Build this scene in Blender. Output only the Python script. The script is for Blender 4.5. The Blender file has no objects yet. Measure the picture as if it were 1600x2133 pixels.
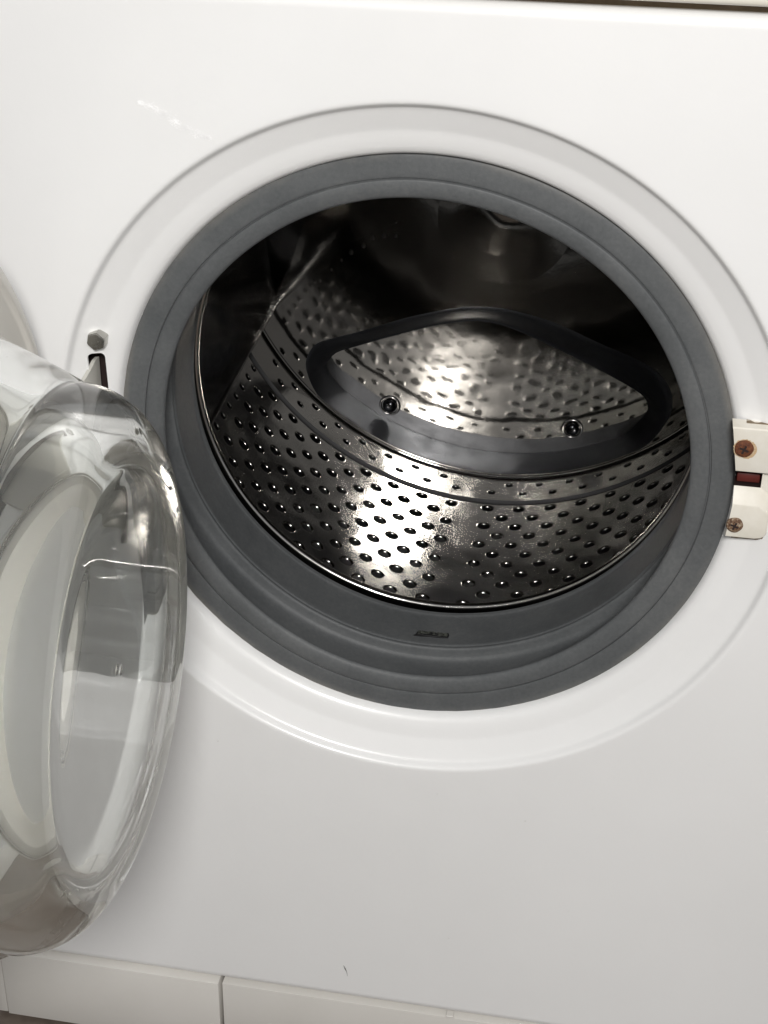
import bpy, bmesh, math, random
import numpy as np
from mathutils import Vector, Matrix

random.seed(7)
rng = np.random.default_rng(7)
sc = bpy.context.scene
col = sc.collection
PI = math.pi

# ------------------------------------------------------------------ camera
cam = bpy.data.cameras.new("camera")
cam.sensor_fit = 'HORIZONTAL'; cam.sensor_width = 36.0
cam.lens = 36.0 * 3200.0 / 1600.0
cam.clip_start = 0.01; cam.clip_end = 50
co = bpy.data.objects.new("camera", cam); col.objects.link(co)
rt = Vector((0.98347202, 0.18059137, 0.01302101)); up = Vector((-0.0989783, 0.47601378, 0.8738502)); fw = Vector((-0.15161163, 0.86069602, -0.48602086))
M = Matrix((rt, up, -fw)).transposed().to_4x4(); M.translation = Vector((0.1149, -0.7439, 0.3943))
co.matrix_world = M
sc.camera = co

# ------------------------------------------------------------------ light
w = bpy.data.worlds.new("World"); sc.world = w; w.use_nodes = True
bg = w.node_tree.nodes["Background"]
bg.inputs[0].default_value = (0.98, 0.985, 1.0, 1); bg.inputs[1].default_value = 0.30

def area(name, loc, target, sx, sy, power, color):
    l = bpy.data.lights.new(name, 'AREA'); l.shape = 'ELLIPSE'; l.size = sx; l.size_y = sy
    l.energy = power; l.color = color
    o = bpy.data.objects.new(name, l); col.objects.link(o); o.location = loc
    d = Vector(target) - Vector(loc); o.rotation_euler = d.to_track_quat('-Z', 'Y').to_euler()
    return o
area("room_lamp", (0.22, -1.15, 0.77), (0, 0, 0), 0.26, 0.22, 17.6, (1.0, 0.98, 0.955))

sc.render.engine = 'CYCLES'
sc.view_settings.view_transform = 'Standard'; sc.view_settings.look = 'None'
sc.view_settings.exposure = 0.0; sc.view_settings.gamma = 1.0; sc.view_settings.use_curve_mapping = False
sc.cycles.use_denoising = True
sc.cycles.max_bounces = 16; sc.cycles.transmission_bounces = 14; sc.cycles.glossy_bounces = 10
sc.cycles.sample_clamp_indirect = 40.0
sc.cycles.blur_glossy = 0.5

# ------------------------------------------------------------------ materials
def mat(name):
    m = bpy.data.materials.new(name); m.use_nodes = True
    nt = m.node_tree; b = nt.nodes["Principled BSDF"]
    return m, nt, b
def node(nt, t, **k):
    n = nt.nodes.new(t)
    for a, v in k.items():
        if a in n.inputs.keys(): n.inputs[a].default_value = v
        else: setattr(n, a, v)
    return n
def noise(nt, scale, detail=4, rough=0.55, coords=None, vec_scale=None):
    tc = nt.nodes.new("ShaderNodeTexCoord")
    out = tc.outputs["Object"]
    if vec_scale:
        mp = nt.nodes.new("ShaderNodeMapping"); mp.inputs["Scale"].default_value = vec_scale
        nt.links.new(out, mp.inputs["Vector"]); out = mp.outputs["Vector"]
    n = nt.nodes.new("ShaderNodeTexNoise"); n.inputs["Scale"].default_value = scale
    n.inputs["Detail"].default_value = detail; n.inputs["Roughness"].default_value = rough
    nt.links.new(out, n.inputs["Vector"])
    return n.outputs["Fac"]
def ramp(nt, fac, stops):
    r = nt.nodes.new("ShaderNodeValToRGB")
    while len(r.color_ramp.elements) < len(stops): r.color_ramp.elements.new(0.5)
    for e, (p, c) in zip(r.color_ramp.elements, stops):
        e.position = p; e.color = c if len(c) == 4 else (*c, 1)
    nt.links.new(fac, r.inputs["Fac"])
    return r.outputs["Color"]
def bump(nt, b, fac, strength, dist, prev=None):
    bp = nt.nodes.new("ShaderNodeBump"); bp.inputs["Strength"].default_value = strength; bp.inputs["Distance"].default_value = dist
    nt.links.new(fac, bp.inputs["Height"])
    if prev is not None: nt.links.new(prev, bp.inputs["Normal"])
    nt.links.new(bp.outputs["Normal"], b.inputs["Normal"])
    return bp.outputs["Normal"]

def enamel(name, c0, c1, rough, coat):
    m, nt, b = mat(name)
    nt.links.new(ramp(nt, noise(nt, 9, 5), [(0.35, c0), (0.7, c1)]), b.inputs["Base Color"])
    b.inputs["Roughness"].default_value = rough
    b.inputs["Coat Weight"].default_value = coat; b.inputs["Coat Roughness"].default_value = 0.12
    n1 = bump(nt, b, noise(nt, 260, 2), 0.10, 0.0006)
    bump(nt, b, noise(nt, 5, 2), 0.25, 0.004, n1)
    return m
M_panel = enamel("white_enamel", (0.80, 0.80, 0.795), (0.825, 0.825, 0.82), 0.32, 0.35)
M_plinth = enamel("plinth_plastic", (0.64, 0.62, 0.58), (0.69, 0.67, 0.635), 0.42, 0.1)
M_fascia = enamel("cream_plastic", (0.72, 0.69, 0.60), (0.76, 0.73, 0.64), 0.38, 0.1)
M_ring = enamel("door_ring_plastic", (0.70, 0.675, 0.62), (0.75, 0.725, 0.67), 0.36, 0.15)

M_cover = enamel("door_cover_plastic", (0.86, 0.85, 0.83), (0.88, 0.87, 0.85), 0.4, 0.0)

def latch_mat():
    m, nt, b = mat("latch_plastic")
    nt.links.new(ramp(nt, noise(nt, 60, 5), [(0.3, (0.66, 0.62, 0.53)), (0.7, (0.77, 0.74, 0.67))]), b.inputs["Base Color"])
    b.inputs["Roughness"].default_value = 0.45
    return m
M_latch = latch_mat()

def rubber():
    m, nt, b = mat("grey_rubber")
    big = noise(nt, 22, 6, 0.6); fine = noise(nt, 420, 3, 0.6)
    mx = nt.nodes.new("ShaderNodeMix"); mx.data_type = 'FLOAT'; mx.inputs[0].default_value = 0.35
    nt.links.new(big, mx.inputs[2]); nt.links.new(fine, mx.inputs[3])
    nt.links.new(ramp(nt, mx.outputs[0], [(0.3, (0.070, 0.075, 0.078)), (0.52, (0.098, 0.103, 0.106)), (0.75, (0.134, 0.138, 0.138))]), b.inputs["Base Color"])
    base = b.inputs["Base Color"].links[0].from_socket
    tc = nt.nodes.new("ShaderNodeTexCoord"); sp = nt.nodes.new("ShaderNodeVectorMath"); sp.operation = 'MULTIPLY'; sp.inputs[1].default_value = (1, 0, 1)
    nt.links.new(tc.outputs["Object"], sp.inputs[0])
    ln = nt.nodes.new("ShaderNodeVectorMath"); ln.operation = 'LENGTH'; nt.links.new(sp.outputs[0], ln.inputs[0])
    mr = nt.nodes.new("ShaderNodeMapRange"); mr.inputs[1].default_value = 0.1695; mr.inputs[2].default_value = 0.1755; nt.links.new(ln.outputs["Value"], mr.inputs[0])
    wr = ramp(nt, noise(nt, 14, 5, 0.65), [(0.42, (0, 0, 0)), (0.68, (1, 1, 1))])
    mm = nt.nodes.new("ShaderNodeMath"); mm.operation = 'MULTIPLY'; nt.links.new(mr.outputs[0], mm.inputs[0]); nt.links.new(wr, mm.inputs[1])
    mc = nt.nodes.new("ShaderNodeMix"); mc.data_type = 'RGBA'; nt.links.new(mm.outputs[0], mc.inputs["Factor"])
    nt.links.new(base, mc.inputs["A"]); mc.inputs["B"].default_value = (0.185, 0.175, 0.155, 1)
    nt.links.new(mc.outputs["Result"], b.inputs["Base Color"])
    b.inputs["Roughness"].default_value = 0.55
    b.inputs["Specular IOR Level"].default_value = 0.4
    n1 = bump(nt, b, fine, 0.25, 0.0005)
    bump(nt, b, noise(nt, 30, 4), 0.25, 0.002, n1)
    return m
M_rubber = rubber()

def steel(name, col0, rough, aniso=0.0, axis='Y', wav=0.5, wavd=0.004, scr=0.15):
    m, nt, b = mat(name)
    b.inputs["Metallic"].default_value = 1.0
    b.inputs["Base Color"].default_value = (*col0, 1)
    smear = noise(nt, 18, 6, 0.65)
    mr = nt.nodes.new("ShaderNodeMapRange"); mr.inputs[1].default_value = 0.3; mr.inputs[2].default_value = 0.75
    mr.inputs[3].default_value = rough * 0.75; mr.inputs[4].default_value = rough * 1.5
    nt.links.new(smear, mr.inputs[0]); nt.links.new(mr.outputs[0], b.inputs["Roughness"])
    n1 = bump(nt, b, noise(nt, 14, 2), wav, wavd)
    bump(nt, b, noise(nt, 300, 3, 0.6, vec_scale=(1, 0.12, 1)), scr, 0.0004, n1)
    if aniso:
        b.inputs["Anisotropic"].default_value = aniso
        tg = nt.nodes.new("ShaderNodeTangent"); tg.direction_type = 'RADIAL'; tg.axis = axis
        nt.links.new(tg.outputs[0], b.inputs["Tangent"])
    return m
M_shell = steel("drum_steel", (0.56, 0.545, 0.52), 0.165, wav=0.5, wavd=0.004)
M_pocket = steel("pocket_steel", (0.46, 0.445, 0.42), 0.055, wav=0.3, wavd=0.004, scr=0.05)
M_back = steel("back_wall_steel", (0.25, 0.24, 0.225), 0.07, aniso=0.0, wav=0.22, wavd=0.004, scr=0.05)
M_rimsteel = steel("rim_steel", (0.50, 0.485, 0.465), 0.18)
M_lifter = steel("lifter_steel", (0.085, 0.085, 0.092), 0.14, wav=0.2)
M_stain = steel("stained_steel", (0.11, 0.115, 0.128), 0.42, wav=0.2)
M_boss = steel("boss_steel", (0.30, 0.285, 0.27), 0.22, wav=0.5, scr=0.3)
M_blackbolt = steel("black_bolt", (0.09, 0.09, 0.095), 0.12)
M_bead = steel("bead_steel", (0.66, 0.65, 0.63), 0.22)
M_dot = steel("dot_steel", (0.16, 0.15, 0.14), 0.3)
M_bolt = steel("bolt_steel", (0.48, 0.47, 0.44), 0.22)
M_hinge = enamel("hinge_metal", (0.50, 0.49, 0.45), (0.58, 0.57, 0.52), 0.35, 0.1)

def plain(name, c, rough, metal=0):
    m, nt, b = mat(name)
    nt.links.new(ramp(nt, noise(nt, 120, 4), [(0.3, tuple(v * 0.8 for v in c)), (0.7, tuple(v * 1.15 for v in c))]), b.inputs["Base Color"])
    b.inputs["Roughness"].default_value = rough; b.inputs["Metallic"].default_value = metal
    return m
M_dark = plain("dark_tub_plastic", (0.012, 0.012, 0.013), 0.6)
M_cavity = plain("dark_cavity", (0.020, 0.010, 0.009), 0.6)
M_redbar = plain("red_brown_plastic", (0.10, 0.018, 0.014), 0.4)
M_lint = plain("dark_lint", (0.045, 0.048, 0.040), 0.9)
M_floor = plain("dark_floor_tile", (0.13, 0.105, 0.085), 0.35)
M_scratch = plain("scratch_dark", (0.04, 0.035, 0.03), 0.7)
M_streak = plain("streak_white", (0.87, 0.87, 0.87), 0.5)  # white of the light streak painted on the panel
M_grime = plain("grime", (0.20, 0.15, 0.095), 0.85)

def rust(name, stops):
    m, nt, b = mat(name)
    nt.links.new(ramp(nt, noise(nt, 520, 6, 0.7), stops), b.inputs["Base Color"])
    b.inputs["Roughness"].default_value = 0.75
    bump(nt, b, noise(nt, 700, 5, 0.7), 0.6, 0.0008)
    return m
M_rust = rust("rusted_screw", [(0.3, (0.035, 0.010, 0.005)), (0.5, (0.12, 0.035, 0.012)), (0.72, (0.22, 0.085, 0.03))])
M_rust2 = rust("half_rusted_screw", [(0.36, (0.03, 0.012, 0.008)), (0.5, (0.16, 0.085, 0.045)), (0.66, (0.42, 0.36, 0.27))])
M_rusthalo = rust("rust_stain", [(0.3, (0.42, 0.24, 0.10)), (0.6, (0.62, 0.50, 0.34))])

def glass():
    m, nt, b = mat("door_glass")
    b.inputs["Base Color"].default_value = (0.975, 0.992, 0.982, 1)
    b.inputs["Transmission Weight"].default_value = 1.0
    mr = nt.nodes.new("ShaderNodeMapRange"); mr.inputs[1].default_value = 0.45; mr.inputs[2].default_value = 0.8; mr.inputs[3].default_value = 0.0; mr.inputs[4].default_value = 0.09
    nt.links.new(noise(nt, 20, 6, 0.7), mr.inputs[0]); nt.links.new(mr.outputs[0], b.inputs["Roughness"])
    b.inputs["IOR"].default_value = 1.5
    bump(nt, b, noise(nt, 11, 1), 0.10, 0.004)
    # thin lime film left by years of washing
    df = nt.nodes.new("ShaderNodeBsdfDiffuse"); df.inputs[0].default_value = (0.80, 0.765, 0.70, 1)
    tl = nt.nodes.new("ShaderNodeBsdfTranslucent"); tl.inputs[0].default_value = (0.80, 0.765, 0.70, 1)
    m1 = nt.nodes.new("ShaderNodeMixShader"); m1.inputs[0].default_value = 0.5
    nt.links.new(df.outputs[0], m1.inputs[1]); nt.links.new(tl.outputs[0], m1.inputs[2])
    mr2 = nt.nodes.new("ShaderNodeMapRange"); mr2.inputs[1].default_value = 0.3; mr2.inputs[2].default_value = 0.75; mr2.inputs[3].default_value = 0.01; mr2.inputs[4].default_value = 0.065
    nt.links.new(noise(nt, 26, 6, 0.7, vec_scale=(1, 1, 0.25)), mr2.inputs[0])
    m2 = nt.nodes.new("ShaderNodeMixShader"); nt.links.new(mr2.outputs[0], m2.inputs[0])
    nt.links.new(b.outputs[0], m2.inputs[1]); nt.links.new(m1.outputs[0], m2.inputs[2])
    nt.links.new(m2.outputs[0], nt.nodes["Material Output"].inputs["Surface"])
    return m
M_glass = glass()

# ------------------------------------------------------------------ helpers
def link(name, me, m, parent=None, smooth=None):
    if m: me.materials.append(m)
    o = bpy.data.objects.new(name, me); col.objects.link(o)
    if parent is not None: o.parent = parent
    if smooth is not None:
        for p in me.polygons: p.use_smooth = True
        if smooth < 180: me.set_sharp_from_angle(angle=math.radians(smooth))
    return o
def mesh(name, V, F):
    me = bpy.data.meshes.new(name); me.from_pydata([tuple(map(float, v)) for v in V], [], F); me.update(); return me
def lathe(name, prof, N, m, parent=None, smooth=40, jitter=None, closed=False):
    """revolve (r, y) profile about the y axis"""
    V = []; F = []
    for j, (r, y) in enumerate(prof):
        for i in range(N):
            t = 2 * PI * i / N
            rr, yy = (r, y) if jitter is None else jitter(j, t, r, y)
            V.append((rr * math.cos(t), yy, rr * math.sin(t)))
    n = len(prof)
    for j in range(n if closed else n - 1):
        k = (j + 1) % n
        for i in range(N):
            i2 = (i + 1) % N
            F.append((j * N + i, j * N + i2, k * N + i2, k * N + i))
    if not closed:
        if prof[0][0] < 1e-3 : F.append(tuple(range(N)))
        if prof[-1][0] < 1e-3: F.append(tuple(reversed([(n - 1) * N + i for i in range(N)])))
    me = mesh(name, V, F)
    bm = bmesh.new(); bm.from_mesh(me); bmesh.ops.remove_doubles(bm, verts=bm.verts, dist=1e-7)
    bmesh.ops.recalc_face_normals(bm, faces=bm.faces); bm.to_mesh(me); bm.free()
    return link(name, me, m, parent, smooth)
def spline(pts, k=6):
    """Catmull-Rom through (r,y) points"""
    out = []
    n = len(pts)
    for i in range(n - 1):
        p0 = pts[max(i - 1, 0)]; p1 = pts[i]; p2 = pts[i + 1]; p3 = pts[min(i + 2, n - 1)]
        for s in range(k):
            t = s / k
            out.append(tuple(0.5 * (2 * p1[a] + (p2[a] - p0[a]) * t + (2 * p0[a] - 5 * p1[a] + 4 * p2[a] - p3[a]) * t * t + (3 * p1[a] - p0[a] - 3 * p2[a] + p3[a]) * t ** 3) for a in range(len(p1))))
    out.append(pts[-1]); return out
def box(name, lo, hi, m, parent=None, bev=0.0, seg=3):
    bm = bmesh.new(); bmesh.ops.create_cube(bm, size=1)
    for v in bm.verts: v.co = Vector([(lo[i] + hi[i]) / 2 + v.co[i] * (hi[i] - lo[i]) for i in range(3)])
    if bev: bmesh.ops.bevel(bm, geom=bm.edges[:], offset=bev, segments=seg, affect='EDGES', profile=0.5)
    me = bpy.data.meshes.new(name); bm.to_mesh(me); bm.free()
    return link(name, me, m, parent, 35)

# ------------------------------------------------------------------ setting
FZ = -0.4785
fl = mesh("floor", [(-4, -5, FZ), (4, -5, FZ), (4, 3, FZ), (-4, 3, FZ)], [(0, 1, 2, 3)])
fo = link("floor", fl, M_floor); fo["kind"] = "structure"

wm = bpy.data.objects.new("washing_machine", None); col.objects.link(wm); wm.location = (0, 0, 0)
wm["label"] = "white front-loading washing machine with its round glass door swung open"
wm["category"] = "washing machine"

# ------------------------------------------------------------------ front panel
def front_panel():
    N = 288
    x0, x1, z0, z1 = -0.298, 0.298, -0.4100, 0.2535
    prof = [(0.170, 0.0275), (0.1722, 0.0262), (0.1735, 0.0225), (0.1742, 0.0190), (0.1752, 0.0162), (0.1768, 0.0144), (0.1795, 0.0131), (0.1830, 0.0120), (0.1860, 0.0112), (0.1877, 0.01075), (0.1887, 0.0104), (0.1898, 0.0099), (0.1915, 0.0091), (0.1945, 0.0077), (0.1975, 0.0063), (0.1992, 0.0055), (0.2004, 0.0049), (0.2012, 0.0043), (0.2018, 0.0035), (0.2023, 0.0026), (0.2028, 0.0017), (0.2034, 0.0009), (0.2042, 0.0003), (0.2051, 0.00005), (0.2065, 0.0), (0.213, 0.0)]
    ang = [2 * PI * i / N for i in range(N)]
    for cx, cz in ((x0, z0), (x0, z1), (x1, z0), (x1, z1)):
        a = math.atan2(cz, cx) % (2 * PI)
        i = min(range(N), key=lambda k: abs(ang[k] - a)); ang[i] = a
    V = []; rings = []
    for r, y in prof:
        rings.append([len(V) + i for i in range(N)]); V += [(r * math.cos(a), y, r * math.sin(a)) for a in ang]
    def rect(ins, y):
        a0, a1, b0, b1 = x0 + ins, x1 - ins, z0 + ins, z1 - ins
        base = len(V)
        for a in ang:
            c, s = math.cos(a), math.sin(a)
            # direction to the outer rectangle, then clamp into the inset one
            t = min((x1 if c > 0 else x0) / c if abs(c) > 1e-9 else 1e9, (z1 if s > 0 else z0) / s if abs(s) > 1e-9 else 1e9)
            X, Z = c * t, s * t
            V.append((min(max(X, a0), a1), y, min(max(Z, b0), b1)))
        rings.append([base + i for i in range(N)])
    rad = 0.006
    rect(rad + 0.001, 0.0)
    for k in range(0, 7):
        t = k / 6 * PI / 2
        rect(rad * (1 - math.sin(t)), rad * (1 - math.cos(t)))
    rect(0.0, 0.03)
    F = []
    for a, b in zip(rings[:-1], rings[1:]):
        for i in range(N):
            j = (i + 1) % N; F.append((a[i], a[j], b[j], b[i]))
    me = mesh("front_panel", V, F)
    bm = bmesh.new(); bm.from_mesh(me)
    bmesh.ops.remove_doubles(bm, verts=bm.verts, dist=1e-7)
    # cut the hinge slot: delete nothing here, a boolean does it below
    bm.to_mesh(me); bm.free()
    o = link("front_panel", me, M_panel, wm)
    so = o.modifiers.new("solid", 'SOLIDIFY'); so.thickness = 0.0012; so.offset = 1
    # rounded slot cutter
    bm = bmesh.new(); pts = []
    sx0, sx1, sz0, sz1, rr = -0.1876, -0.1784, -0.056, 0.0518, 0.0028
    for (cx, cz, a0) in ((sx1 - rr, sz1 - rr, 0), (sx0 + rr, sz1 - rr, 90), (sx0 + rr, sz0 + rr, 180), (sx1 - rr, sz0 + rr, 270)):
        for k in range(6):
            a = math.radians(a0 + k * 18); pts.append((cx + rr * math.cos(a), cz + rr * math.sin(a)))
    # waist in the middle (visible slot narrows slightly), keep simple
    vs0 = [bm.verts.new((x, -0.01, z)) for x, z in pts]; vs1 = [bm.verts.new((x, 0.04, z)) for x, z in pts]
    bm.faces.new(vs0); bm.faces.new(list(reversed(vs1)))
    for i in range(len(pts)):
        j = (i + 1) % len(pts); bm.faces.new((vs0[j], vs0[i], vs1[i], vs1[j]))
    r8 = bmesh.ops.create_cube(bm, size=1)
    for v in r8["verts"]: v.co = Vector((0.1815 + v.co.x * 0.0165, 0.015 + v.co.y * 0.05, 0.0120 + v.co.z * 0.0130))
    bmesh.ops.recalc_face_normals(bm, faces=bm.faces)
    cme = bpy.data.meshes.new("cutter"); bm.to_mesh(cme); bm.free()
    cut = bpy.data.objects.new("cutter", cme); col.objects.link(cut)
    bo = o.modifiers.new("slot", 'BOOLEAN'); bo.operation = 'DIFFERENCE'; bo.object = cut; bo.solver = 'EXACT'
    bpy.context.view_layer.update()
    dg = bpy.context.evaluated_depsgraph_get()
    nm = bpy.data.meshes.new_from_object(o.evaluated_get(dg))
    o.modifiers.clear(); o.data = nm
    bpy.data.objects.remove(cut)
    for p in nm.polygons: p.use_smooth = True
    nm.set_sharp_from_angle(angle=math.radians(38))
    return o
panel = front_panel()
# dark pocket behind the slot
box("hinge_pocket", (-0.194, 0.0255, -0.06), (-0.1735, 0.0275, 0.057), M_cavity, panel)
# hairline scratch low on the panel
bm = bmesh.new()
pp = [(-0.0393, -0.3795), (-0.0384, -0.3825), (-0.0372, -0.3850), (-0.0365, -0.3888), (-0.0370, -0.3850), (-0.0379, -0.3822)]
vf = [bm.verts.new((x, -0.00035, z)) for x, z in pp]; vb = [bm.verts.new((x, 0.0002, z)) for x, z in pp]
bm.faces.new(vf)
for i in range(6): bm.faces.new((vf[i], vb[i], vb[(i + 1) % 6], vf[(i + 1) % 6]))
me = bpy.data.meshes.new("scratch"); bm.to_mesh(me); bm.free(); link("scratch", me, M_scratch, panel)

# streak of reflected light, laid on the enamel as white flakes, upper left
def painted_streak():
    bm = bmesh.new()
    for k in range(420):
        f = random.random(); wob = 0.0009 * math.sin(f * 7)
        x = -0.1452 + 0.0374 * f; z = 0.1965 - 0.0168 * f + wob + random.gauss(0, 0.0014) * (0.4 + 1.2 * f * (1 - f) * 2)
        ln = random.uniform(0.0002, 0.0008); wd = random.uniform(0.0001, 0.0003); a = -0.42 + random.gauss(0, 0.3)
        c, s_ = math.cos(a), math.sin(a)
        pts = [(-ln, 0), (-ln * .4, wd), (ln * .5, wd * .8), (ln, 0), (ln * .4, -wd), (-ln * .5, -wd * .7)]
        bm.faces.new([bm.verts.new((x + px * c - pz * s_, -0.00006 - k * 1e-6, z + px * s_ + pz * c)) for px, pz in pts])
    me = bpy.data.meshes.new("light_streak"); bm.to_mesh(me); bm.free()
    o = link("light_streak", me, M_streak, panel); o["label"] = "streak of reflected light on the enamel, painted as white flakes"
painted_streak()

# a few dark specks of dust on the enamel
bm = bmesh.new()
for k in range(12):
    x = random.uniform(-0.22, 0.27); z = random.uniform(-0.39, 0.05)
    if k == 0: x, z = 0.02, -0.222
    if math.hypot(x, z) < 0.21: continue
    r = random.uniform(0.00015, 0.0003)
    bm.faces.new([bm.verts.new((x + r * random.uniform(.5, 1.3) * math.cos(a), -0.0001, z + r * random.uniform(.5, 1.3) * math.sin(a))) for a in (0, 1.2, 2.4, 3.6, 4.9)])
me = bpy.data.meshes.new("dust_specks"); bm.to_mesh(me); bm.free()
o = link("dust_specks", me, M_grime, panel); o["kind"] = "stuff"

# cabinet behind the panel
V = [(-.298, .0305, FZ + .02), (.298, .0305, FZ + .02), (.298, .56, FZ + .02), (-.298, .56, FZ + .02), (-.298, .0305, .36), (.298, .0305, .36), (.298, .56, .36), (-.298, .56, .36)]
link("cabinet_body", mesh("cabinet_body", V, [(0, 3, 7, 4), (1, 5, 6, 2), (2, 6, 7, 3), (4, 7, 6, 5), (0, 1, 2, 3)]), M_panel, wm)

# control fascia above
box("control_fascia", (-0.299, -0.006, 0.2580), (0.299, 0.05, 0.372), M_fascia, wm, 0.003)
box("fascia_gap", (-0.297, 0.008, 0.2500), (0.297, 0.03, 0.2600), M_grime, wm)

# plinth pieces below
def plinth(name, xa, xb, y, za=-0.4745, zb=-0.4125, nick=None):
    o = box(name, (xa, y, za), (xb, y + 0.02, zb), M_plinth, wm, 0.0008, 2)
    return o
plinth("kick_panel", -0.298, -0.2893, -0.0008)
plinth("filter_cover", -0.2885, -0.1278, -0.0022)
plinth("kick_panel", -0.1256, 0.298, -0.0006, zb=-0.4130)
box("plinth_backing", (-0.296, 0.012, -0.476), (0.296, 0.03, -0.405), M_cavity, wm)
# small chips along the seam
for x, wd in ((0.032, 0.005),):
    box("seam_chip", (x, -0.0016, -0.4128), (x + wd, 0.004, -0.4106 + random.uniform(-.0004, .0002)), M_plinth, wm, 0.0003, 1)

# ------------------------------------------------------------------ gasket
gp_front = [(0.1730, 0.0270), (0.1750, 0.0255), (0.1757, 0.0232), (0.1753, 0.0212), (0.1742, 0.0199), (0.1722, 0.0192), (0.1680, 0.0189), (0.1640, 0.0188), (0.1616, 0.0190)]
gp_crease = [(0.1611, 0.0192), (0.1608, 0.0204), (0.1603, 0.0204), (0.1600, 0.0189)]
gp_lip = [(0.1597, 0.0187), (0.1575, 0.0185), (0.1545, 0.0188), (0.1518, 0.0196), (0.1504, 0.0206), (0.1498, 0.0218), (0.1502, 0.0230), (0.1525, 0.0242)]
gp_val = [(0.1600, 0.0275), (0.1660, 0.0315), (0.1685, 0.0360), (0.1690, 0.0420), (0.1690, 0.0550), (0.1688, 0.0610), (0.1678, 0.0650), (0.1655, 0.0668)]
gp_flap = [(0.1622, 0.0673), (0.1606, 0.0678), (0.1598, 0.0688), (0.1600, 0.0702), (0.1594, 0.0712), (0.1592, 0.0735), (0.1592, 0.0800), (0.1590, 0.0920), (0.1586, 0.1020), (0.1579, 0.1042), (0.1577, 0.1054), (0.1582, 0.1060), (0.1579, 0.1070), (0.1586, 0.1080), (0.1610, 0.1088), (0.1670, 0.1094)]
prof = spline(gp_front, 3) + gp_crease + spline(gp_lip, 3) + spline(gp_val, 3) + spline(gp_flap, 3)
ph = rng.uniform(0, 6.28, 8)
def gj(j, t, r, y):
    e = max(0.0, (r - 0.168) / 0.008) * (1 if y < 0.03 else 0)
    leftness = 0.35 + 0.65 * max(0.0, -math.cos(t))
    r2 = r + e * leftness * 0.00035 * (math.sin(47 * t + ph[0]) + 0.7 * math.sin(83 * t + ph[1]) + 0.5 * math.sin(131 * t + ph[2]))
    r2 += 0.00025 * math.sin(3 * t + ph[3]) + 0.0002 * math.sin(7 * t + ph[4])
    y2 = y + 0.0003 * math.sin(5 * t + ph[5] + 40 * r)
    return r2, y2
gasket = lathe("door_gasket", prof, 360, M_rubber, wm, 50, gj)

# drain slot stuffed with lint in the flap
def on_flap(x, y, off=0.0):
    r = 0.1591 - off
    return (x, y, -math.sqrt(r * r - x * x))
def slot_patch():
    pts = [(-0.0080, 0.0790), (-0.0070, 0.0835), (-0.0030, 0.0838), (0.0020, 0.0832), (0.0070, 0.0836), (0.0128, 0.0838), (0.0136, 0.0812), (0.0132, 0.0783), (0.0085, 0.0780), (0.0020, 0.0785), (-0.0045, 0.0778), (-0.0092, 0.0776)]
    V = [on_flap(x, y, 0.0006) for x, y in pts] + [on_flap(x, y, -0.001) for x, y in pts]
    n = len(pts); F = [tuple(range(n))] + [(i, n + i, n + (i + 1) % n, (i + 1) % n) for i in range(n)]
    me = mesh("drain_slot", V, F)
    o = link("drain_slot", me, M_dark, gasket)
    # crumpled lint strips in it
    bm = bmesh.new(); gx, gy = 22, 8; vs = []
    for b in range(gy):
        for a in range(gx):
            x = -0.0068 + 0.0192 * a / (gx - 1) + random.uniform(-.0003, .0003); y = 0.0792 + 0.0040 * b / (gy - 1)
            vs.append(bm.verts.new(on_flap(x, y, 0.0004 + 0.0011 * random.random())))
    for b in range(gy - 1):
        for a in range(gx - 1):
            if random.random() < 0.86: bm.faces.new((vs[b * gx + a], vs[b * gx + a + 1], vs[(b + 1) * gx + a + 1], vs[(b + 1) * gx + a]))
    me = bpy.data.meshes.new("lint"); bm.to_mesh(me); bm.free(); link("lint", me, M_lint, gasket, 30)
slot_patch()

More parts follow.
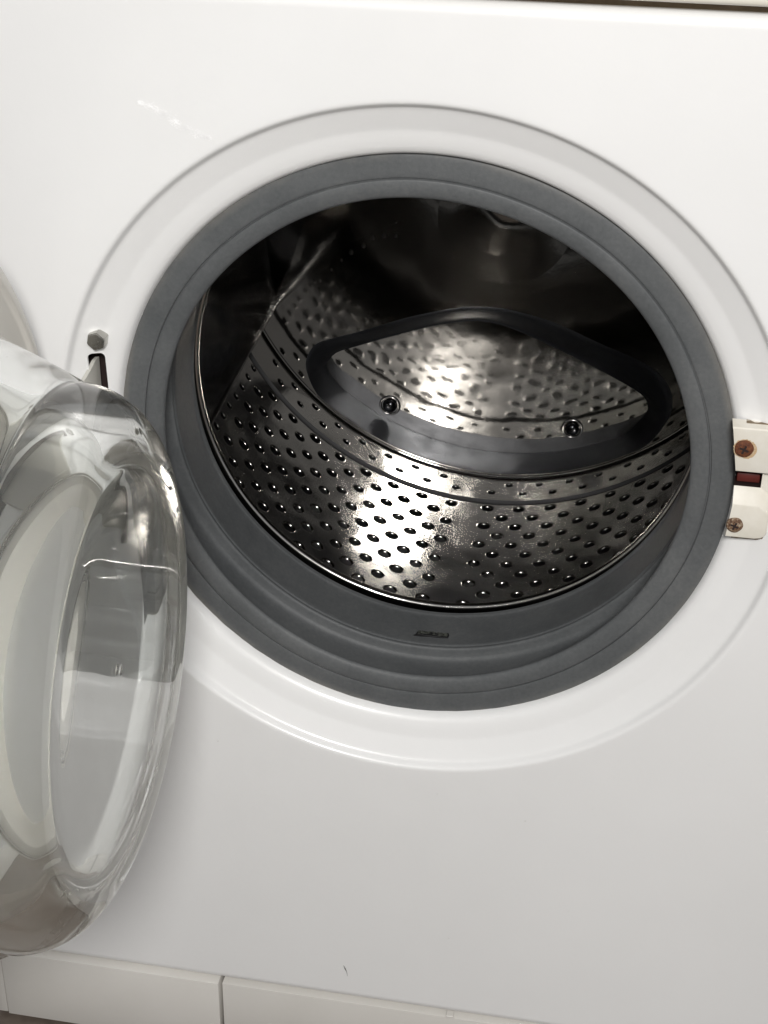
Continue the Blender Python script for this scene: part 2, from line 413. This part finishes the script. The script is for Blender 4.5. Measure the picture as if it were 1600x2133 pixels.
# ------------------------------------------------------------------ drum
RD = 0.235
Y0, YS0, YS1, YB = 0.146, 0.4022, 0.4098, 0.4520
def perforated_shell():
    V = []; Nn = []; F = []
    def P(th, y, dep=0.0): 
        r = RD + dep; return (r * math.cos(th), y, r * math.sin(th))
    def nrm(th): return np.array((-math.cos(th), 0, -math.sin(th)))
    def add(p, n): V.append(p); Nn.append(n); return len(V) - 1
    def cell(ta, tb, ya, yb, th, yc, rs):
        # rectangular cell with a dished round hole
        nx, ny = 6, 8
        rect = []
        for i in range(nx): rect.append((ta + (tb - ta) * i / nx, ya))
        for i in range(ny): rect.append((tb, ya + (yb - ya) * i / ny))
        for i in range(nx): rect.append((tb + (ta - tb) * i / nx, yb))
        for i in range(ny): rect.append((ta, yb + (ya - yb) * i / ny))
        n = len(rect); tm = (ta + tb) / 2; ym = (ya + yb) / 2
        an = [math.atan2((y - ym) / (yb - ym), (t - tm) / (tb - tm)) for t, y in rect]
        prev = [add(P(t, y), nrm(t)) for t, y in rect]
        jt = random.uniform(-.0003, .0003) / RD; jy = random.uniform(-.0003, .0003)
        sc_ = random.uniform(0.94, 1.06)
        for r_, d_, al in ((5.7, 0, 0), (5.2, .10, 22), (4.75, .34, 40), (4.35, .70, 52), (4.1, 1.05, 60)):
            ring = []
            for a in an:
                r2 = r_ * rs * sc_ * 1e-3
                t = th + jt + r2 * math.cos(a) / RD; y = yc + jy + r2 * math.sin(a)
                e_t = np.array((-math.sin(t), 0, math.cos(t))); tow = -(math.cos(a) * e_t + math.sin(a) * np.array((0, 1, 0)))
                nn = math.cos(math.radians(al)) * nrm(t) + math.sin(math.radians(al)) * tow
                ring.append(add(P(t, y, d_ * rs * 1e-3), nn))
            for i in range(n):
                j = (i + 1) % n; F.append((prev[i], prev[j], ring[j], ring[i]))
            prev = ring
    def plainstrip(ta, tb, ya, yb):
        nt = max(1, int(abs(tb - ta) / math.radians(1.5)))
        for i in range(nt):
            a = ta + (tb - ta) * i / nt; b = ta + (tb - ta) * (i + 1) / nt
            q = [add(P(a, ya), nrm(a)), add(P(b, ya), nrm(b)), add(P(b, yb), nrm(b)), add(P(a, yb), nrm(a))]
            F.append(tuple(q))
    D = math.radians
    cols = []   # (ta, tb, centre, parity) or plain
    t = -96.8; k = 0
    left = []
    while t > -145.5:
        left.append((t - 1.575, t + 1.575, t, k % 2)); t -= 3.15; k += 1
    lend = left[-1][0]
    right = []; t = -89.1; k = 0
    while t < 150:
        right.append((t - 1.6, t + 1.6, t, k % 2)); t += 3.2; k += 1
    rend = right[-1][1]
    for (a, b, c, par) in left + right:
        ys = []
        y = 0.3947 - (0.0154 if par else 0)
        while y > Y0 + 0.007: ys.append(y); y -= 0.0308
        ys.sort()
        bd = [Y0] + [(p + q) / 2 for p, q in zip(ys[:-1], ys[1:])] + [YS0]
        for i, yc in enumerate(ys): cell(D(a), D(b), bd[i], bd[i + 1], D(c), yc, 1.03)
        yc = 0.4235 if not par else 0.4392
        cell(D(a), D(b), YS1, YB - 0.003, D(c), yc, 0.72)
    a, b, c = lend - 3.9, lend, -147.6
    ys = [0.398 - 0.0188 * q for q in range(13)][::-1]
    bd = [Y0] + [(p + q) / 2 for p, q in zip(ys[:-1], ys[1:])] + [YS0]
    for i, yc in enumerate(ys): cell(D(a), D(b), bd[i], bd[i + 1], D(c), yc, 0.66)
    plainstrip(D(a), D(b), YS1, YB - 0.003)
    lend = a
    for (a, b) in ((-96.8 + 1.575, -89.1 - 1.6), (rend, lend + 360)):
        plainstrip(D(a), D(b), Y0, YS0); plainstrip(D(a), D(b), YS1, YB - 0.003)
    me = mesh("perforated_shell", V, F)
    for p in me.polygons: p.use_smooth = True
    # make faces look inward
    me.normals_split_custom_set_from_vertices([tuple(n / np.linalg.norm(n)) for n in Nn])
    return me
drum_me = perforated_shell()
bm = bmesh.new(); bm.from_mesh(drum_me); bm.free()
drum = link("drum", drum_me, M_shell, wm)
drum["label"] = "perforated stainless steel drum"

lathe("drum_seam", [(RD - 0.0002, YS0 - 0.0002), (RD + 0.0006, YS0 + 0.0006), (RD + 0.0030, YS0 + 0.0012), (RD + 0.0030, YS1 - 0.0010), (RD + 0.0006, YS1 - 0.0005), (RD - 0.0002, YS1 + 0.0002)], 360, M_dark, drum, 180)
# drum mouth rim and front flange
rim = [(0.1600, 0.1215), (0.1586, 0.1208), (0.1577, 0.1196), (0.1573, 0.1180), (0.1578, 0.1162), (0.1592, 0.1152), (0.1608, 0.1156), (0.1614, 0.1168)]
lathe("drum_rim", spline(rim, 3), 240, M_rimsteel, drum, 180)
lathe("drum_front", spline([(0.1598, 0.1213), (0.170, 0.1235), (0.190, 0.1270), (0.215, 0.1320), (0.228, 0.1375), (0.2337, 0.1425), (0.235, 0.1462)], 4), 240, M_shell, drum, 180)

# back wall with the deep pressed sector pocket
out_pts = [(-0.1665, -0.1465), (-0.1640, -0.1320), (-0.1560, -0.1215), (-0.1400, -0.1150), (-0.1188, -0.1075), (-0.0940, -0.0975), (-0.0696, -0.0885), (-0.0333, -0.0785), (-0.0120, -0.0765), (0.0069, -0.0773), (0.0432, -0.0848), (0.0841, -0.1005), (0.1209, -0.1144), (0.1380, -0.1260), (0.1468, -0.1400), (0.1485, -0.1560), (0.1440, -0.1700)]
in_pts = [(-0.1560, -0.1600), (-0.1530, -0.1515), (-0.1460, -0.1440), (-0.1300, -0.1375), (-0.1044, -0.1275), (-0.0622, -0.1125), (-0.0350, -0.1055), (-0.0150, -0.1040), (0.0088, -0.1090), (0.0427, -0.1220), (0.0853, -0.1405), (0.1111, -0.1530), (0.1240, -0.1610), (0.1290, -0.1710), (0.1260, -0.1800)]
PD = 0.0360
def closed_curve(top, ra, n=220, c=(-0.008, -0.165)):
    a0 = math.atan2(top[-1][1], top[-1][0]); a1 = math.atan2(top[0][1], top[0][0])
    arc = [(ra * math.cos(a), ra * math.sin(a)) for a in np.linspace(a0 - 0.10, a1 + 0.10, 16)]
    ct = list(top) + arc
    P = np.array(spline([ct[-1]] + ct + [ct[0], ct[1]], 10))[10:-10]
    ang = np.arctan2(P[:, 1] - c[1], P[:, 0] - c[0]); rad = np.hypot(P[:, 0] - c[0], P[:, 1] - c[1])
    o = np.argsort(ang); ang = ang[o]; rad = rad[o]
    T = np.linspace(-PI, PI, n, endpoint=False)
    r = np.interp(T, np.concatenate([ang - 2 * PI, ang, ang + 2 * PI]), np.tile(rad, 3))
    return np.stack([c[0] + r * np.cos(T), c[1] + r * np.sin(T)], -1)
c_out = closed_curve(out_pts, 0.2310); c_in = closed_curve(in_pts, 0.2280)
def planar_fill(name, loops, y, m, parent):
    bm = bmesh.new()
    es = []
    for lp in loops:
        vs = [bm.verts.new((float(x), y, float(z))) for x, z in lp]
        es += [bm.edges.new((vs[i], vs[(i + 1) % len(vs)])) for i in range(len(vs))]
    bmesh.ops.triangle_fill(bm, edges=es, use_beauty=True, use_dissolve=False, normal=(0, -1, 0))
    for f in bm.faces:
        if f.normal.y > 0: f.normal_flip()
    me = bpy.data.meshes.new(name); bm.to_mesh(me); bm.free()
    return link(name, me, m, parent)
HUB = 0.055
circ = lambda r, n: [(r * math.cos(2 * PI * i / n), r * math.sin(2 * PI * i / n)) for i in range(n)]
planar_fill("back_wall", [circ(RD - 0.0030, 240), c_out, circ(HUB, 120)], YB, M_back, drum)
planar_fill("pocket_floor", [c_in], YB + PD, M_pocket, drum)
def pocket_wall():
    V = []; F = []; n = len(c_out)
    steps = [(0.0, 0.0), (0.05, 0.012), (0.10, 0.040), (0.20, 0.13), (0.50, 0.46), (0.82, 0.84), (0.91, 0.945), (0.96, 0.985), (1.0, 1.0)]
    for f, g in steps:
        P = c_out + (c_in - c_out) * f
        V += [(x, YB + PD * g, z) for x, z in P]
    for j in range(len(steps) - 1):
        for i in range(n):
            k = (i + 1) % n; F.append((j * n + i, j * n + k, (j + 1) * n + k, (j + 1) * n + i))
    me = mesh("pocket_wall", V, F)
    bm = bmesh.new(); bm.from_mesh(me); bmesh.ops.recalc_face_normals(bm, faces=bm.faces); bm.to_mesh(me); bm.free()
    o = link("pocket_wall", me, M_stain, drum, 180); o["label"] = "blue-grey stained side wall of the pressed pocket"
pocket_wall()
lathe("drum_hub", [(HUB, YB), (0.050, YB - 0.0001), (0.042, YB - 0.0004), (0.034, YB - 0.0009), (0.027, YB - 0.0016), (0.020, YB - 0.0024), (0.013, YB - 0.0031), (0.0085, YB - 0.0034), (0.004, YB - 0.0036), (0.0003, YB - 0.0036)], 160, M_back, drum, 180)
lathe("back_corner", [(RD - 0.0030 + 0.0030 * math.sin(k / 6 * PI / 2), YB - 0.0030 * (1 - math.cos(k / 6 * PI / 2))) for k in range(7)], 240, M_back, drum, 180)
# dotted line modelled as a raised strip with small domes, upper left back wall
def dotted_line():
    pts = [(-0.1918, -0.0901), (-0.1768, -0.075), (-0.1642, -0.0611), (-0.1537, -0.0485), (-0.1434, -0.0405), (-0.1292, -0.0299), (-0.1151, -0.0226), (-0.0991, -0.014), (-0.0864, -0.0082)]
    path = spline(pts, 5); n = 8; V = []; F = []
    for i, (x, z) in enumerate(path):
        f = i / (len(path) - 1); rr = 0.0011 * (1 - 0.6 * f)
        for k in range(n):
            a = 2 * PI * k / n; V.append((x + rr * math.cos(a) * 0.8, YB - 0.0010 + rr * math.sin(a) * 0.8, z + rr * math.cos(a) * 0.6))
    for i in range(len(path) - 1):
        for k in range(n): F.append((i * n + k, i * n + (k + 1) % n, (i + 1) * n + (k + 1) % n, (i + 1) * n + k))
    o = link("dotted_line", mesh("dotted_line", V, F), M_bead, drum, 180)
    for (x, z) in [(-0.1541, -0.0651), (-0.1443, -0.0545), (-0.1345, -0.0455), (-0.1256, -0.0373), (-0.1173, -0.0304), (-0.109, -0.0247), (-0.1, -0.0214), (-0.0895, -0.0194)]:
        st = lathe("line_dot", [(0.0021, 0.0004), (0.0018, -0.0008), (0.0010, -0.0015), (0.0002, -0.0017)], 12, M_dot, drum, 180)
        st.location = (x + random.uniform(-.0012, .0012), YB - 0.0001, z + random.uniform(-.0012, .0012)); q = random.uniform(0.55, 1.0); st.scale = (q, q, q * 1.3)
dotted_line()

# two bolt heads, dark domes in pressed steel rings
for (x, z) in ((-0.0981, -0.1913), (0.0654, -0.1978)):
    yb = YB + PD
    o = lathe("bolt_ring", spline([(0.0105, 0.0020), (0.0096, -0.0004), (0.0086, -0.0016), (0.0076, -0.0012), (0.0071, 0.0010), (0.0069, 0.0030)], 3), 40, M_rimsteel, drum, 180)
    o.location = (x, yb, z)
    o = lathe("bolt_head", spline([(0.0069, 0.0020), (0.0066, -0.0010), (0.0056, -0.0034), (0.0038, -0.0050), (0.0018, -0.0056), (0.0003, -0.0057)], 3), 32, M_blackbolt, drum, 180)
    o.location = (x, yb, z)

# lifter paddle on the left wall
def lifter():
    # sections along y: lower base, crest, upper base  (x, z)
    secs = [
        (0.150, (-0.1935, -0.1130), (-0.176, 0.020), (-0.196, 0.128)),
        (0.230, (-0.1912, -0.1045), (-0.176, 0.010), (-0.196, 0.128)),
        (0.330, (-0.1922, -0.0975), (-0.180, -0.020), (-0.200, 0.122)),
        (0.410, (-0.1930, -0.0930), (-0.186, -0.058), (-0.206, 0.110)),
        (0.4515, (-0.1932, -0.0905), (-0.192, -0.082), (-0.214, 0.095)),
    ]
    V = []; F = []
    def ring(y, a, b, c):
        oa = Vector((a[0], a[1])); an = oa.normalized() * 0.2345
        ocn = Vector(c).normalized() * 0.2345
        lip = oa + (an - oa) * 0.10 + Vector((0.0012, -0.0016))
        return [(an.x + 0.004, y, an.y - 0.004), (lip.x, y, lip.y), (a[0], y, a[1]), (a[0] * .96 + b[0] * .04, y, a[1] * .96 + b[1] * .04),
                (a[0] * .1 + b[0] * .9 - 0.001, y, a[1] * .1 + b[1] * .9), (b[0], y, b[1]), (c[0] * .1 + b[0] * .9 - 0.001, y, c[1] * .1 + b[1] * .9), (c[0], y, c[1]), (ocn.x, y, ocn.y)]
    for s in secs: V += ring(*s)
    n = 9
    for j in range(len(secs) - 1):
        for i in range(n - 1): F.append((j * n + i, j * n + i + 1, (j + 1) * n + i + 1, (j + 1) * n + i))
    F.append(tuple(range(n)))
    me = mesh("lifter", V, F)
    bm = bmesh.new(); bm.from_mesh(me); bmesh.ops.recalc_face_normals(bm, faces=bm.faces); bm.to_mesh(me); bm.free()
    return link("lifter", me, M_lifter, drum, 28)
lf = lifter()
def bead():
    path = spline([(0.150, -0.1935, -0.1130), (0.230, -0.1912, -0.1045), (0.330, -0.1922, -0.0975), (0.410, -0.1930, -0.0930), (0.4505, -0.1932, -0.0905)], 6)
    V = []; F = []; n = 10
    for i, (y, x, z) in enumerate(path):
        rr = 0.0013 * (1 + 0.15 * math.sin(i * 1.7))
        for k in range(n):
            a = 2 * PI * k / n; V.append((x + 0.0006 + rr * math.cos(a), y, z - 0.0002 + rr * math.sin(a)))
    for i in range(len(path) - 1):
        for k in range(n): F.append((i * n + k, i * n + (k + 1) % n, (i + 1) * n + (k + 1) % n, (i + 1) * n + k))
    me = mesh("lifter_edge", V, F)
    link("lifter_edge", me, M_bead, drum, 180)
bead()

# dark outer tub round the drum
lathe("outer_tub", [(0.1660, 0.1085), (0.1662, 0.1165), (0.175, 0.1172), (0.262, 0.1175), (0.2625, 0.118), (0.2625, 0.52), (0.262, 0.5205), (0.0005, 0.521)], 96, M_dark, wm, 40)

# ------------------------------------------------------------------ latch on the right
latch = bpy.data.objects.new("door_latch", None)
def latch_plate():
    zp = [(0.0432, 0.0165), (0.0425, 0.0078), (0.0418, 0.0071), (0.0405, 0.0070), (0.0180, 0.0070), (0.0172, 0.0073), (0.0146, 0.0125), (0.0143, 0.0132), (0.0054, 0.0132), (0.0046, 0.0126), (-0.0026, 0.0073), (-0.0036, 0.0070), (-0.0215, 0.0070), (-0.0228, 0.0073), (-0.0234, 0.0082), (-0.0236, 0.0165)]
    V = []; F = []
    xs = [0.160, 0.1884, 0.1915, 0.1936, 0.1945, 0.1947]
    def shift(i, k):
        z, y = zp[i]
        # rounded right-hand corners
        if k >= 2 and i <= 3: pass
        if k >= 2 and i >= 11:
            dz = (0, 0, 0.0006, 0.0020, 0.0036, 0.0048)[k]; z = min(z + dz * (1 if i >= 12 else 0), -0.0036)
        if 8 <= i <= 11 and k >= 2:
            z -= (0, 0, 0.0024, 0.0042, 0.0050, 0.0052)[k]
        if k == 5: y = max(y, 0.0150)
        if k == 4: y = y + 0.0006
        return z, y
    for k, x in enumerate(xs):
        for i in range(len(zp)):
            z, y = shift(i, k); xx = x + (0.004 if (i <= 7 and k >= 2) else 0)
            if k == 0: xx = math.sqrt(0.1745 ** 2 - z * z)
            V.append((xx, y, z))
    n = len(zp)
    for k in range(len(xs) - 1):
        for i in range(n - 1):
            if k == 0 and i == 7: continue      # open slot
            F.append((k * n + i, k * n + i + 1, (k + 1) * n + i + 1, (k + 1) * n + i))
    me = mesh("door_latch", V, F)
    bm = bmesh.new(); bm.from_mesh(me); bmesh.ops.recalc_face_normals(bm, faces=bm.faces); bm.to_mesh(me); bm.free()
    return link("door_latch", me, M_latch, wm, 30)
latch = latch_plate()
latch.location = (-0.0010, -0.0048, 0.0022)
# grime line round the plate
def grime():
    o = [(0.1700, 0.0430), (0.1996, 0.0430), (0.2000, 0.0060), (0.1960, -0.0080), (0.1960, -0.0206), (0.1940, -0.0248), (0.1900, -0.0264), (0.1690, -0.0264)]
    P = []
    for (xa, za), (xb, zb) in zip(o, o[1:] + o[:1]):
        n = 14
        for k in range(n):
            f = k / n; j = 0.0005 * random.random() ** 2
            P.append((xa + (xb - xa) * f + j * (1 if xa > .18 else 0), za + (zb - za) * f + (j if za > 0.03 else -j)))
    n = len(P)
    V = [(x, 0.0128, z) for x, z in P] + [(x, 0.0190, z) for x, z in P]
    cx, cz = 0.184, 0.010
    V = [(x, 0.0128, z) for x, z in P] + [(x, 0.0190, z) for x, z in P] + [(cx + (x - cx) * 0.90, 0.0128, cz + (z - cz) * 0.90) for x, z in P]
    keep = [i for i in range(n) if P[i][0] > 0.1756 and P[(i + 1) % n][0] > 0.1756]
    F = []
    for i in keep:
        k = (i + 1) % n; F += [(i, n + i, n + k, k), (2 * n + i, i, k, 2 * n + k)]
    link("grime_line", mesh("grime_line", V, F), M_grime, latch)
grime()
# slot cavity
V = []
for x in (0.1742, 0.1884):
    V += [(x, 0.0132, 0.0143), (x, 0.0132, 0.0054), (x, 0.027, 0.0054), (x, 0.027, 0.0143)]
link("latch_slot", mesh("latch_slot", V, [(0, 3, 7, 4), (1, 5, 6, 2), (2, 6, 7, 3), (4, 7, 6, 5), (0, 1, 2, 3)]), M_cavity, latch)
box("latch_hook", (0.1755, 0.0165, 0.0062), (0.1878, 0.025, 0.0115), M_redbar, latch, 0.0008, 2)
def screw(x, z, r, m, y=0.0070):
    prf = [(r * 1.05, 0.0006), (r, -0.0006), (r * 0.88, -0.0013), (r * 0.55, -0.0018), (r * 0.25, -0.0019), (0.0002, -0.0019)]
    o = lathe("screw", spline(prf, 3), 32, m, latch, 60, lambda j, t, rr, yy: (rr * (1 + 0.02 * math.sin(5 * t + x * 900)), yy))
    o.location = (x, y, z)
    # cross recess as two dark sunken bars
    for k, a in enumerate((0.35, 0.35 + PI / 2)):
        bmx = bmesh.new(); bmesh.ops.create_cube(bmx, size=1)
        for v in bmx.verts: v.co = Vector((v.co.x * r * 1.0, v.co.y * 0.0008, v.co.z * r * 0.24))
        mm = bpy.data.meshes.new("cross_recess"); bmx.to_mesh(mm); bmx.free()
        c = link("cross_recess", mm, M_cavity, latch); c.location = (x, y - 0.00165 - 0.00002 * k, z); c.rotation_euler = (0, a, 0)
    return o
s1 = screw(0.1764, 0.0308, 0.0049, M_rust); s1["label"] = "fully rusted brown screw"
s2 = screw(0.1771, -0.0153, 0.0044, M_rust2); s2["label"] = "half rusted screw"
# rust stain beside the upper screw and grime round the plate
bm = bmesh.new()
c = bm.verts.new((0.1764, 0.00675, 0.0308)); ringv = []
for i in range(40):
    a = 2 * PI * i / 40; rr = 0.0052 + 0.0006 * random.random() + 0.0016 * max(0, math.cos(a + 0.3)) ** 2
    ringv.append(bm.verts.new((0.1764 + rr * math.cos(a), 0.00682, 0.0308 + rr * math.sin(a))))
for i in range(40): bm.faces.new((c, ringv[i], ringv[(i + 1) % 40]))
me = bpy.data.meshes.new("rust_stain"); bm.to_mesh(me); bm.free(); link("rust_stain", me, M_rusthalo, latch)

# ------------------------------------------------------------------ hinge side
def hexbolt():
    bm = bmesh.new()
    r0 = 0.0058
    prof = [(r0, 0.003), (r0, -0.0030), (r0 * 0.90, -0.0042), (r0 * 0.55, -0.0044)]
    rings = []
    for r, y in prof: rings.append([bm.verts.new((r * math.cos(PI / 3 * i + 0.35), y, r * math.sin(PI / 3 * i + 0.35))) for i in range(6)])
    for a, b in zip(rings[:-1], rings[1:]):
        for i in range(6): bm.faces.new((a[i], a[(i + 1) % 6], b[(i + 1) % 6], b[i]))
    bm.faces.new(rings[-1])
    bmesh.ops.recalc_face_normals(bm, faces=bm.faces)
    bmesh.ops.bevel(bm, geom=bm.edges[:], offset=0.0004, segments=2, affect='EDGES')
    me = bpy.data.meshes.new("hinge_bolt"); bm.to_mesh(me); bm.free()
    return link("hinge_bolt", me, M_bolt, wm, 40)
hb = hexbolt(); hb.location = (-0.1806, 0.0082, 0.0612)

# ------------------------------------------------------------------ door
TH = math.radians(88.6); HX, HY, L = -0.1948, -0.0200, 0.1938
ringp = [(0.1335, -0.008), (0.1345, -0.0040), (0.1380, -0.0022), (0.1420, -0.0016), (0.1580, -0.0016), (0.1600, -0.0020), (0.1615, -0.0040), (0.1630, -0.0046), (0.1830, -0.0046), (0.1846, -0.0040), (0.1858, -0.0026), (0.1875, -0.0022), (0.1935, -0.0040), (0.1962, -0.0058), (0.1978, -0.0085), (0.1984, -0.0120), (0.1982, -0.0180), (0.1965, -0.0225), (0.1920, -0.0265), (0.180, -0.0310), (0.160, -0.0335), (0.145, -0.0335), (0.138, -0.0310), (0.1345, -0.0250)]
door = lathe("door", ringp, 240, M_ring, wm, 45, closed=True)
door.location = (HX + L * math.cos(TH), HY - L * math.sin(TH), 0)
door.rotation_euler = (0, 0, -TH)
door["label"] = "open round door with cream plastic ring and clear glass bowl"
outer = [(0.1575, -0.0012), (0.1578, 0.0005), (0.1565, 0.0022), (0.1520, 0.0035), (0.1490, 0.0070)]
Rs, Dp, rho = 0.1262, 0.0962, 0.0310
side = [(0.1490 + (Rs - 0.1490) * (k / 6) ** 1.15, 0.007 + (Dp - rho - 0.007) * k / 6) for k in range(1, 7)]
fil = [(Rs - rho + rho * math.cos(a), Dp - rho + rho * math.sin(a)) for a in np.linspace(0, PI / 2, 13)[1:]]
flat = [(0.088, 0.0965), (0.080, 0.0962), (0.06, 0.0950), (0.035, 0.0940), (0.012, 0.0936), (0.0003, 0.0936)]
inner = [(0.0003, 0.0866), (0.012, 0.0866), (0.035, 0.0869), (0.06, 0.0875), (0.078, 0.0878), (0.0885, 0.0876), (0.0925, 0.0866), (0.0955, 0.0844), (0.0985, 0.0808), (0.1045, 0.0725), (0.1110, 0.0610), (0.1175, 0.0455), (0.1245, 0.0270), (0.1330, 0.0105), (0.1385, 0.0030), (0.1410, -0.0008), (0.1440, -0.0012)]
cov = lathe("door_cover", [(0.1355, -0.0225), (0.1350, -0.0240), (0.120, -0.0255), (0.060, -0.0265), (0.0003, -0.0268)], 128, M_cover, door, 60)
gp = spline(outer + side + fil + flat, 3) + spline(inner, 3)
gb = lathe("glass_bowl", gp, 256, M_glass, door, 180, closed=True)
gb["label"] = "thick clear glass bowl of the door"

# curved hinge arm reaching from the slot to the door
def hinge_arm():
    path = [(-0.1862, 0.0190), (-0.1866, 0.0135), (-0.1880, 0.0070), (-0.1903, 0.0008), (-0.1946, -0.0062), (-0.2010, -0.0125), (-0.206, -0.0160)]
    pts = spline(path, 4); V = []; F = []
    for i, (x, y) in enumerate(pts):
        f = i / (len(pts) - 1)
        zt = 0.0455 - 0.016 * min(1, max(0, f - 0.15) * 1.6); th = 0.0013
        nx, ny = 0.8, 0.35
        V += [(x - nx * th, y - ny * th, zt), (x + nx * th, y + ny * th, zt), (x + nx * th, y + ny * th, -zt), (x - nx * th, y - ny * th, -zt)]
    for i in range(len(pts) - 1):
        for k in range(4): F.append((4 * i + k, 4 * i + (k + 1) % 4, 4 * i + 4 + (k + 1) % 4, 4 * i + 4 + k))
    F += [(0, 1, 2, 3), (4 * (len(pts) - 1) + 3, 4 * (len(pts) - 1) + 2, 4 * (len(pts) - 1) + 1, 4 * (len(pts) - 1))]
    me = mesh("hinge_arm", V, F)
    bm = bmesh.new(); bm.from_mesh(me); bmesh.ops.recalc_face_normals(bm, faces=bm.faces); bm.to_mesh(me); bm.free()
    return link("hinge_arm", me, M_hinge, wm, 40)
hinge_arm()
